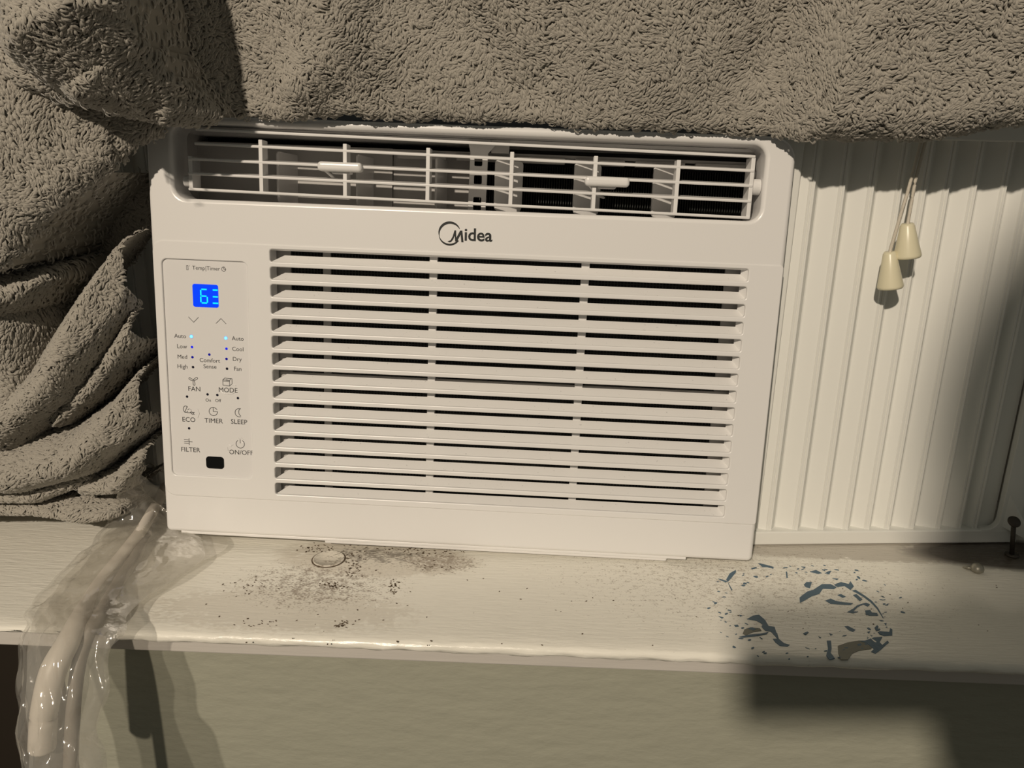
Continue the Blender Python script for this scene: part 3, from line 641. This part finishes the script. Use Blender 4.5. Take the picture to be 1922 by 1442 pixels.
h3 = np.where(dd > 0, np.minimum(h3 + low * 0.4, h3 - 0.012 * (1 - np.sqrt(1 - (1 - q) ** 2))), NEG)
# keep clear of the unit's side, and inside the window reveal above the sill
h3 = np.where(h3 > -1, np.minimum(h3, 0.004 - X * 0.75), h3)
h3 = np.where(X > -0.003, NEG, h3)
# left sheet with the long diagonal edge
S1b = [(-420, -300), (300, -300), (300, 252, 0.0), (262, 272, 0.0), (200, 332, -0.005), (115, 402, -0.02), (65, 455, -0.03), (20, 505, -0.04), (-420, 545, -0.048)]
top1b = interp(X, [-0.17, -0.10, -0.05, -0.03, -0.02, 0.0, 0.02], [0.056, 0.062, 0.048, 0.034, 0.025, 0.009, 0.002]) + low * 0.5
h1b = layer(S1b, top1b, 0.012, -0.04)
h1b = np.where(h1b > -1, np.minimum(h1b, 0.004 - X * 1.3 + np.clip((Z - 0.235) * 2.0, 0, 1)), h1b)
# upper left fold that rolls over the dark hollow
S1a = [(-420, -300), (262, -300), (272, 60), (290, 130), (345, 210), (335, 222), (268, 233), (205, 216), (150, 198), (105, 184), (60, 176), (-420, 60)]
d, w_, hh = seg_field(X, Z, rpx([(160, -300, 110, .100), (180, 30, 100, .098), (215, 110, 80, .072), (262, 178, 60, .040), (310, 205, 40, .014)], -0.07))
top1a = 0.045 + (hh - 0.045) * np.sqrt(np.clip(1 - (d / (w_ * 1.5)) ** 2, 0, 1)) + low * 0.4
h1a = layer(S1a, top1a, 0.016, -0.06)
# top sheet hanging over the unit
S2 = [(262, -300), (2600, -300), (2600, 222), (1922, 232), (1848, 246), (1754, 259), (1683, 265), (1590, 262), (1520, 259), (1467, 250), (1300, 241), (1180, 240), (1100, 233), (1012, 225), (900, 221), (800, 216), (700, 218), (640, 212), (533, 218), (433, 217), (350, 206), (300, 172), (282, 130), (270, 60)]
topl = interp(X, [0.0, 0.035, 0.07, 0.396, 0.416, 0.60], [0.038, 0.000, -0.0185, -0.0195, 0.022, 0.030]) + np.clip((Z - 0.280) * 0.42, 0, 0.08)
redge = interp(X, [0.0, 0.07, 0.396, 0.416], [0.020, 0.006, 0.006, 0.016])
for f_, a_ in (([(590, -300, 60, 1), (600, 60, 50, 1), (520, 150, 30, 1)], 0.010), ([(760, -60, 60, 1), (900, 60, 50, 1), (980, 150, 40, 1)], -0.008), ([(1150, -300, 90, 1), (1250, 120, 70, 1)], 0.006), ([(1560, -60, 60, 1), (1480, 100, 60, 1)], -0.006), ([(420, -300, 60, 1), (380, 120, 50, 1)], -0.006)):
    d, w_, hh = seg_field(X, Z, rpx(f_, -0.04)); topl = topl + a_ * np.exp(-(d / w_) ** 2)
h2 = layer(S2, topl + low * 0.3, redge, -0.02)
H = np.maximum(np.maximum(h3, h1b), np.maximum(h1a, h2))
own = np.argmax(np.stack([h3, h1b, h1a, h2]), axis=0)
ok = H > -1
def grid_mesh(name, X, Yv, Z, ok):
    ny, nx = X.shape; idx = -np.ones(X.shape, int); idx[ok] = np.arange(ok.sum())
    q = ok[:-1, :-1] & ok[1:, :-1] & ok[:-1, 1:] & ok[1:, 1:]
    F4 = np.stack([idx[:-1, :-1][q], idx[:-1, 1:][q], idx[1:, 1:][q], idx[1:, :-1][q]], 1)
    V = np.stack([X[ok], Yv[ok], Z[ok]], 1)
    return V, F4
def np_mesh(name, V, Fc):
    me = bpy.data.meshes.new(name); n = Fc.shape[1]
    me.vertices.add(len(V)); me.vertices.foreach_set('co', V.astype(np.float32).ravel())
    me.loops.add(Fc.size); me.loops.foreach_set('vertex_index', Fc.astype(np.int32).ravel())
    me.polygons.add(len(Fc)); me.polygons.foreach_set('loop_start', (np.arange(len(Fc)) * n).astype(np.int32))
    me.update(calc_edges=True); me.validate(); return me
V, F4 = grid_mesh('drape', X, -H, Z, ok)
BL = empty('fleece_blanket', (-0.08, 0.02, 0.01)); tag(BL, 'thick grey-brown fleece blanket draped over the unit and bunched down its left side', 'blanket')
o = link('drape', np_mesh('drape', V, F4), M_fabric, BL, True); o.matrix_parent_inverse = BL.matrix_world.inverted(); 
o.matrix_parent_inverse = Matrix.Translation(-Vector(BL.location))
# pile: curved tufts combed over the cloth
P0 = V[F4]; e1 = P0[:, 1] - P0[:, 0]; e2 = P0[:, 3] - P0[:, 0]; nr = np.cross(e1, e2); A = np.linalg.norm(nr, axis=1); nr = nr / A[:, None]
sgn = np.where(nr[:, 1] > 0, -1.0, 1.0); nr = nr * sgn[:, None]
view = P0[:, 0] - CAM; view /= np.linalg.norm(view, axis=1)[:, None]
okf = P0[:, 0, 2] < 0.495
Aw = np.where(okf, np.minimum(A, 3 * GX * GZ), 0)
NT = 150000
fi = rng.choice(len(F4), NT, p=Aw / Aw.sum()); a, b = rng.random(NT), rng.random(NT)
base = P0[fi, 0] + e1[fi] * a[:, None] + e2[fi] * b[:, None]; n_ = nr[fi]
ang = vnoise(base[:, 0] + 1, base[:, 2] + 1, 38, 8) * 3.6 + vnoise(base[:, 0] + 1, base[:, 2] + 1, 150, 9) * 3.6 - 1.75 + rng.normal(0, 0.3, NT)
g = np.stack([np.cos(ang), np.zeros(NT), np.sin(ang)], 1); g -= n_ * (g * n_).sum(1)[:, None]; g /= np.linalg.norm(g, axis=1)[:, None] + 1e-9
s_ = np.cross(n_, g)
Lt = rng.uniform(0.0035, 0.0068, NT)[:, None]; Wd = rng.uniform(0.00045, 0.00085, NT)[:, None]; lift = rng.uniform(0.0007, 0.0018, NT)[:, None]; curl = rng.normal(0, 0.22, NT)[:, None]
rings = []
for t, wf, hf in ((0.0, 0.7, -0.3), (0.3, 1.0, 0.85), (0.65, 0.95, 1.0), (0.92, 0.6, 0.55), (1.0, 0.06, 0.3)):
    c = base + g * (Lt * (t - 0.4)) + s_ * (curl * Lt * math.sin(t * 3.0)) + n_ * (lift * hf)
    rings.append(np.stack([c - s_ * Wd * wf, c + n_ * Wd * wf * 1.1, c + s_ * Wd * wf], 1))
TV = np.stack(rings, 1).reshape(NT, 15, 3)
tf = []
for k in range(4):
    for j in range(2): tf.append([k * 3 + j, k * 3 + j + 1, (k + 1) * 3 + j + 1, (k + 1) * 3 + j])
tf = np.array(tf); TF = (tf[None] + (np.arange(NT) * 15)[:, None, None]).reshape(-1, 4)
o = link('pile', np_mesh('pile', TV.reshape(-1, 3), TF), M_pile, BL, True); o.matrix_parent_inverse = Matrix.Translation(-Vector(BL.location)); o['kind'] = 'stuff'
# ------------------------------------------------------------ cable in a clear plastic bag, trailing over the sill
def nrm(v): return v / (np.linalg.norm(v) + 1e-9)
Mb = bpy.data.materials.new('clear_polythene'); Mb.use_nodes = True; nt = Mb.node_tree; nt.nodes.clear(); NN = nt.nodes.new; LL = nt.links.new
out = NN('ShaderNodeOutputMaterial'); tr = NN('ShaderNodeBsdfTransparent'); tr.inputs[0].default_value = (0.97, 0.965, 0.955, 1)
gl = NN('ShaderNodeBsdfGlossy'); gl.inputs['Roughness'].default_value = 0.13; gl.inputs[0].default_value = (1, 1, 1, 1)
df = NN('ShaderNodeBsdfDiffuse'); df.inputs[0].default_value = (0.82, 0.79, 0.72, 1); tl = NN('ShaderNodeBsdfTranslucent'); tl.inputs[0].default_value = (0.8, 0.77, 0.70, 1)
ad = NN('ShaderNodeMixShader'); ad.inputs[0].default_value = 0.4; LL(df.outputs[0], ad.inputs[1]); LL(tl.outputs[0], ad.inputs[2])
m1 = NN('ShaderNodeMixShader'); m1.inputs[0].default_value = 0.25; LL(tr.outputs[0], m1.inputs[1]); LL(ad.outputs[0], m1.inputs[2])
fr_ = NN('ShaderNodeLayerWeight'); fr_.inputs[0].default_value = 0.5; pw = NN('ShaderNodeMath'); pw.operation = 'POWER'; pw.inputs[1].default_value = 4.0; LL(fr_.outputs['Facing'], pw.inputs[0]); mu = NN('ShaderNodeMath'); mu.operation = 'MULTIPLY_ADD'; mu.inputs[1].default_value = 0.5; mu.inputs[2].default_value = 0.10; LL(pw.outputs[0], mu.inputs[0])
m2 = NN('ShaderNodeMixShader'); LL(mu.outputs[0], m2.inputs[0]); LL(m1.outputs[0], m2.inputs[1]); LL(gl.outputs[0], m2.inputs[2]); LL(m2.outputs[0], out.inputs[0])
tc = NN('ShaderNodeTexCoord'); vz = NN('ShaderNodeTexNoise'); vz.inputs['Scale'].default_value = 75; vz.inputs['Detail'].default_value = 3; LL(tc.outputs['Object'], vz.inputs['Vector'])
bp = NN('ShaderNodeBump'); bp.inputs['Strength'].default_value = 0.7; bp.inputs['Distance'].default_value = 0.0018; LL(vz.outputs['Fac'], bp.inputs['Height'])
for s_n in (gl, df): LL(bp.outputs[0], s_n.inputs['Normal'])
def film(name, left, right, ys, parent, lift=0.0, seed=0, NU=110, NVs=46, amp=0.0065, bulge=0.012):
    """crumpled film between a left and a right outline; ys: depth along its length"""
    left = [Vector(p) for p in left]; right = [Vector(p) for p in right]
    def resample(P, n):
        P = smooth_path(P, 8); d = [0]
        for a, b in zip(P, P[1:]): d.append(d[-1] + (b - a).length)
        out = []; k = 0
        for i in range(n):
            t = d[-1] * i / (n - 1)
            while k < len(d) - 2 and d[k + 1] < t: k += 1
            f = (t - d[k]) / (d[k + 1] - d[k] + 1e-9); out.append(P[k].lerp(P[k + 1], min(1, f)))
        return out
    A_, B_ = resample(left, NU), resample(right, NU)
    bm = nb(); rows = []
    for i in range(NU):
        row = []
        for j in range(NVs):
            t = j / (NVs - 1); p = A_[i].lerp(B_[i], t)
            s1 = i * 0.011; wdt = (B_[i] - A_[i]).length
            q = Vector((s1 * 9 + seed * 7.3, t * wdt * 90, seed * 3.1))
            rid = 1 - abs(noise.noise(q)) * 2.2; rid2 = 1 - abs(noise.noise(q * 2.3 + Vector((5, 3, 1)))) * 2.2
            dsp = bulge * math.sin(math.pi * t) ** 0.7 + amp * (rid * 0.7 + rid2 * 0.35) * min(1, 6 * t, 6 * (1 - t)) + lift
            e = noise.noise(Vector((i * 0.13, seed * 5.0, t * 1.5))) * 0.004
            row.append(bm.verts.new((p.x + e, p.y - dsp * 0.7, max(p.z + dsp * 0.6, 0.0012 if p.y > -0.100 else -9))))
        rows.append(row)
    for a, b in zip(rows, rows[1:]):
        for j in range(NVs - 1): bm.faces.new((a[j], a[j + 1], b[j + 1], b[j]))
    return obj(name, bm, Mb, parent, True)
def sp(u, v): 
    p = on_sill(u, v, 0.004); return (p[0], p[1], 0.004)
def hp(u, v, Y): p = at(u, v, Y); return tuple(p)
CB = empty('power_cable', sp(200, 1080)); tag(CB, 'pale power cable inside the clear plastic bag, hanging over the left end of the sill', 'cable')
def rel(o, par): o.parent = par; o.matrix_parent_inverse = Matrix.Translation(-Vector(par.location)); return o
def lay(u, v, r=0.0048): p = on_sill(u, v, r); return (p[0], p[1], r)
c1_ = [(at(300, 930, 0.06)[0], 0.07, 0.012), lay(272, 985, .012), lay(235, 1035, .007), lay(190, 1090), lay(165, 1130), tuple(at(150, 1160, -0.108)), tuple(at(128, 1205, -0.126)), tuple(at(100, 1260, -0.138)), tuple(at(84, 1330, -0.145)), tuple(at(80, 1380, -0.148)), tuple(at(79, 1408, -0.149))]
bm = nb(); pth = smooth_path(c1_, 8); rr = [0.0040 + 0.0028 * min(1, max(0, (i / len(pth) - 0.35) * 3)) for i in range(len(pth))]; rr[-1] *= 0.7; rr[-2] *= 0.95
tube(bm, pth, rr, 18); rel(obj('cable', bm, M_cable, None, True), CB)
M_cable2 = mat('grey_cable', (0.30, 0.27, 0.23), 0.5)
for k, pts in enumerate(([(300, 960, .05), (262, 1030, None), (225, 1090, None), (190, 1150, -0.104), (160, 1205, -0.12), (140, 1300, -0.135), (130, 1500, -0.150)],)):
    q = [(lay(u, v, .0045) if Y is None else tuple(at(u, v, Y))) for u, v, Y in pts]
    q[0] = (q[0][0], 0.05, 0.01)
    bm = nb(); tube(bm, smooth_path(q, 8), 0.0038, 14); o = rel(obj('cable', bm, M_cable2, None, True), CB); o['label'] = 'greyer strand of the folded cable'
BG = empty('plastic_bag', sp(150, 1100)); tag(BG, 'crumpled clear plastic bag lying on the sill and drooping over its left edge', 'plastic bag')
Lf = [tuple(at(262, 893, 0.012)), tuple(at(238, 925, 0.0)), sp(205, 990), sp(150, 1050), sp(72, 1132), hp(50, 1190, -0.118), hp(44, 1290, -0.140), hp(50, 1380, -0.150), hp(52, 1500, -0.160)]
Rt = [tuple(at(290, 903, 0.012)), sp(330, 960), sp(392, 1030), sp(345, 1082), sp(262, 1133), hp(240, 1190, -0.120), hp(214, 1230, -0.134), hp(214, 1290, -0.142), hp(184, 1365, -0.152), hp(203, 1410, -0.158), hp(222, 1500, -0.166)]
rel(film('bag_front', Lf, Rt, None, None, 0.006, 1), BG)
Lb = [tuple(at(262, 899, 0.02)), sp(240, 960), sp(190, 1010), sp(120, 1085), sp(76, 1138), hp(54, 1200, -0.110), hp(50, 1300, -0.128), hp(55, 1500, -0.146)]
Rb = [sp(300, 960), sp(425, 1008), sp(370, 1062), sp(262, 1130), hp(246, 1165, -0.106), hp(214, 1215, -0.118), hp(206, 1290, -0.128), hp(180, 1362, -0.138), hp(212, 1500, -0.150)]
rel(film('bag_back', Lb, Rb, None, None, 0.0, 4, 90, 40, 0.003, 0.002), BG)
# ------------------------------------------------------------ the photographer behind the camera, whose shadow falls on the wall
KB = 0.87; LP_ = np.array(LIGHT_POS)
def cl(r, u, b): return Vector(LP_ + (CAM + C2W @ np.array([r, -u, -b]) - LP_) * KB)
PHM = Matrix.Identity(4)
for r_ in range(3):
    PHM[r_][0] = C2W[r_, 0]; PHM[r_][1] = -C2W[r_, 1]; PHM[r_][2] = -C2W[r_, 2]; PHM[r_][3] = LP_[r_] + (CAM[r_] - LP_[r_]) * KB
PHM = PHM @ Matrix.Scale(KB, 4); PH = empty('smartphone', mw=PHM); tag(PH, 'black smartphone held sideways in front of the air conditioner', 'smartphone')
bm = nb(); box(bm, -0.026, 0.133, -0.042, 0.0215, 0.0055, 0.013, 0.0034, 3); obj('phone_body', bm, M_black, PH)
bm = nb(); box(bm, -0.023, 0.130, -0.039, 0.0185, 0.0128, 0.0134); obj('phone_screen', bm, M_glass, PH)
for cx, cy in ((0, 0.001), (0.019, 0.001), (0.0095, -0.015)):
    bm = nb(); lathe(bm, [(0.0045, 0.0), (0.0075, 0.0), (0.0075, -0.0022), (0.0045, -0.0022), (0.004, -0.0008)], Matrix.Translation((cx, cy, 0.0056)) @ Matrix.Rotation(R(180), 4, 'X') @ Matrix.Translation((0, 0, 0.0022 - 0.0022)), 20)
    obj('lens_ring', bm, M_screw, PH)
M_skin = mat('skin', (0.55, 0.36, 0.26), 0.5); M_cloth = mat('dark_sweater', (0.05, 0.055, 0.07), 0.9); M_hair = mat('brown_hair', (0.04, 0.025, 0.015), 0.6); M_trs = mat('dark_trousers', (0.03, 0.032, 0.04), 0.9)
def skinned(name, verts, edges, radii, root, material, parent, sub=2):
    me = bpy.data.meshes.new(name); me.from_pydata([tuple(v) for v in verts], edges, []); o = link(name, me, material)
    md = o.modifiers.new('s', 'SKIN'); md.use_smooth_shade = True; md2 = o.modifiers.new('u', 'SUBSURF'); md2.levels = md2.render_levels = sub
    for i, r_ in enumerate(radii):
        s_ = me.skin_vertices[0].data[i]; s_.radius = (r_, r_) if isinstance(r_, (int, float)) else r_; s_.use_root = i == root
    dg = bpy.context.evaluated_depsgraph_get(); m2_ = bpy.data.meshes.new_from_object(o.evaluated_get(dg)); bpy.data.objects.remove(o); m2_.name = name
    m2_.materials.clear(); r = link(name, m2_, material, None, True); r.parent = parent; r.matrix_parent_inverse = Matrix.Translation(-Vector(parent.location)); return r
PE = empty('person', (0.32, -1.25, -0.86)); tag(PE, 'person in a dark sweater leaning forward, holding up a smartphone with the right hand', 'person')
_P = Vector(at(2200, 1030, 0.045)); _L = Vector(LIGHT_POS); hd_c = _L.lerp(_P, (-1.02 - _L.y) / (_P.y - _L.y)); hd_c.z -= 0.02
wr = cl(0.140, -0.135, 0.08)
J = [Vector((.38, -1.12, .0)), Vector((.37, -1.10, .14)), Vector((.36, -1.05, .30)), Vector((.34, -1.0, .385)), Vector((.31, -.93, .455)), hd_c + Vector((0.01, -.02, -.05)), hd_c + Vector((0, 0, .03)), hd_c + Vector((0, -.01, .075)),
     Vector((.52, -1.0, .36)), Vector((.66, -.86, .12)), wr, cl(0.114, -0.092, 0.048),
     Vector((.17, -1.04, .36)), Vector((.10, -1.08, .10)), Vector((.12, -.98, -.14)), Vector((.125, -.95, -.22)),
     Vector((.47, -1.12, -.06)), Vector((.48, -1.06, -.42)), Vector((.48, -1.13, -.80)), Vector((.48, -1.0, -.835)), Vector((.28, -1.12, -.06)), Vector((.27, -1.06, -.42)), Vector((.27, -1.13, -.80)), Vector((.27, -1.0, -.835))]
SH = Vector((-.055, -.18, .05))
for i_ in (0, 1, 2, 3, 4, 8, 9, 12, 13, 14, 15): J[i_] = J[i_] + SH
for i_ in range(16, 24): J[i_] = J[i_] + Vector((SH.x, SH.y, 0))
Eg = [(0, 1), (1, 2), (2, 3), (3, 4), (4, 5), (5, 6), (6, 7), (3, 8), (8, 9), (9, 10), (10, 11), (3, 12), (12, 13), (13, 14), (14, 15), (0, 16), (16, 17), (17, 18), (18, 19), (0, 20), (20, 21), (21, 22), (22, 23)]
Rr = [.13, .12, .13, .09, .05, .055, .078, .062, .055, .040, .027, .026, .055, .040, .027, .028, .085, .055, .038, .035, .085, .055, .038, .035]
skinned('body', J, Eg, Rr, 0, M_skin, PE)
# clothing follows the same skeleton a little larger
ck = [0, 1, 2, 3, 8, 9, 10, 12, 13, 14]; cm = {k: i for i, k in enumerate(ck)}
sleeve = [J[k].copy() for k in ck]; sleeve[cm[10]] = J[9].lerp(J[10], 0.9); sleeve[cm[14]] = J[13].lerp(J[14], 0.9)
skinned('sweater', sleeve, [(cm[a], cm[b]) for a, b in Eg if a in cm and b in cm], [Rr[k] + 0.012 for k in ck], 0, M_cloth, PE)
ck = [0, 16, 17, 18, 20, 21, 22]; cm = {k: i for i, k in enumerate(ck)}
skinned('trousers', [J[k] for k in ck], [(cm[a], cm[b]) for a, b in Eg if a in cm and b in cm], [Rr[k] + 0.013 for k in ck], 0, M_trs, PE)
fw = cl(0.05, 0, 0) - hd_c; fw.normalize(); sd = fw.cross(Vector((0, 0, 1))).normalized(); upv = sd.cross(fw)
HM = Matrix((( sd.x, fw.x, upv.x, hd_c.x), (sd.y, fw.y, upv.y, hd_c.y), (sd.z, fw.z, upv.z, hd_c.z + .02), (0, 0, 0, 1)))
def headpart(name, fn, material):
    bm = nb(); fn(bm); bmesh.ops.transform(bm, matrix=HM, verts=bm.verts); o = obj(name, bm, material, None, True); o.parent = PE; o.matrix_parent_inverse = Matrix.Translation(-Vector(PE.location)); return o
def hair(bm):
    bmesh.ops.create_uvsphere(bm, u_segments=28, v_segments=18, radius=1)
    for v in bm.verts:
        c = v.co; k = 1.0 if not (c.y > 0.35 and c.z < 0.45) else 0.80
        v.co = Vector((c.x * .089 * k, (c.y * .104 - .012) * k, c.z * .108 * k + .022 if c.z > -.5 else -.03 + .02))
headpart('hair', hair, M_hair)
def eye(x): return lambda bm: bmesh.ops.create_uvsphere(bm, u_segments=10, v_segments=8, radius=.012, matrix=Matrix.Translation((x, .078, -.005)))
def ear(x): return lambda bm: bmesh.ops.create_uvsphere(bm, u_segments=10, v_segments=8, radius=.022, matrix=Matrix.Translation((x, 0, -.01)) @ Matrix.Diagonal((.35, .8, 1.3, 1)))
M_eye = mat('eye_white', (0.7, 0.68, 0.64), 0.2); M_lip = mat('lips', (0.45, 0.2, 0.17), 0.4)
for x in (-.031, .031): headpart('eye', eye(x), M_eye)
for x in (-.083, .083): headpart('ear', ear(x), M_skin)
headpart('nose', lambda bm: bmesh.ops.create_cone(bm, segments=10, radius1=.016, radius2=.006, depth=.045, cap_ends=True, matrix=Matrix.Translation((0, .09, -.028))), M_skin)
headpart('mouth', lambda bm: box(bm, -.024, .024, .066, .082, -.066, -.056, .003), M_lip)
# right hand round the end of the phone: palm, four fingers in front, thumb on the screen side
skinned('hand', [wr, cl(0.112, -0.090, 0.045), cl(0.108, -0.068, 0.028)], [(0, 1), (1, 2)], [.024, .034, .026], 1, M_skin, PE)
for fx, ln in ((0.083, .95), (0.099, 1.05), (0.115, 1.0), (0.130, .8)):
    f = [cl(fx, -0.064, 0.018), cl(fx, -0.054, -0.001), cl(fx, -0.054 + .020 * ln, -0.0062), cl(fx - .001, -0.054 + .038 * ln, -0.005)]
    skinned('finger', f, [(0, 1), (1, 2), (2, 3)], [.0098, .0088, .0080, .0068], 0, M_skin, PE)
f = [cl(0.118, -0.066, 0.034), cl(0.116, -0.044, 0.028), cl(0.111, -0.022, 0.0235), cl(0.106, -0.006, 0.0215)]
skinned('thumb', f, [(0, 1), (1, 2), (2, 3)], [.013, .0115, .0100, .0078], 0, M_skin, PE)
bm = nb(); box(bm, -1.6, 2.0, -2.6, 0.14, -0.90, -0.86); fl = struct(obj('floor', bm, M_wood)); fl['label'] = 'dark floor of the room'
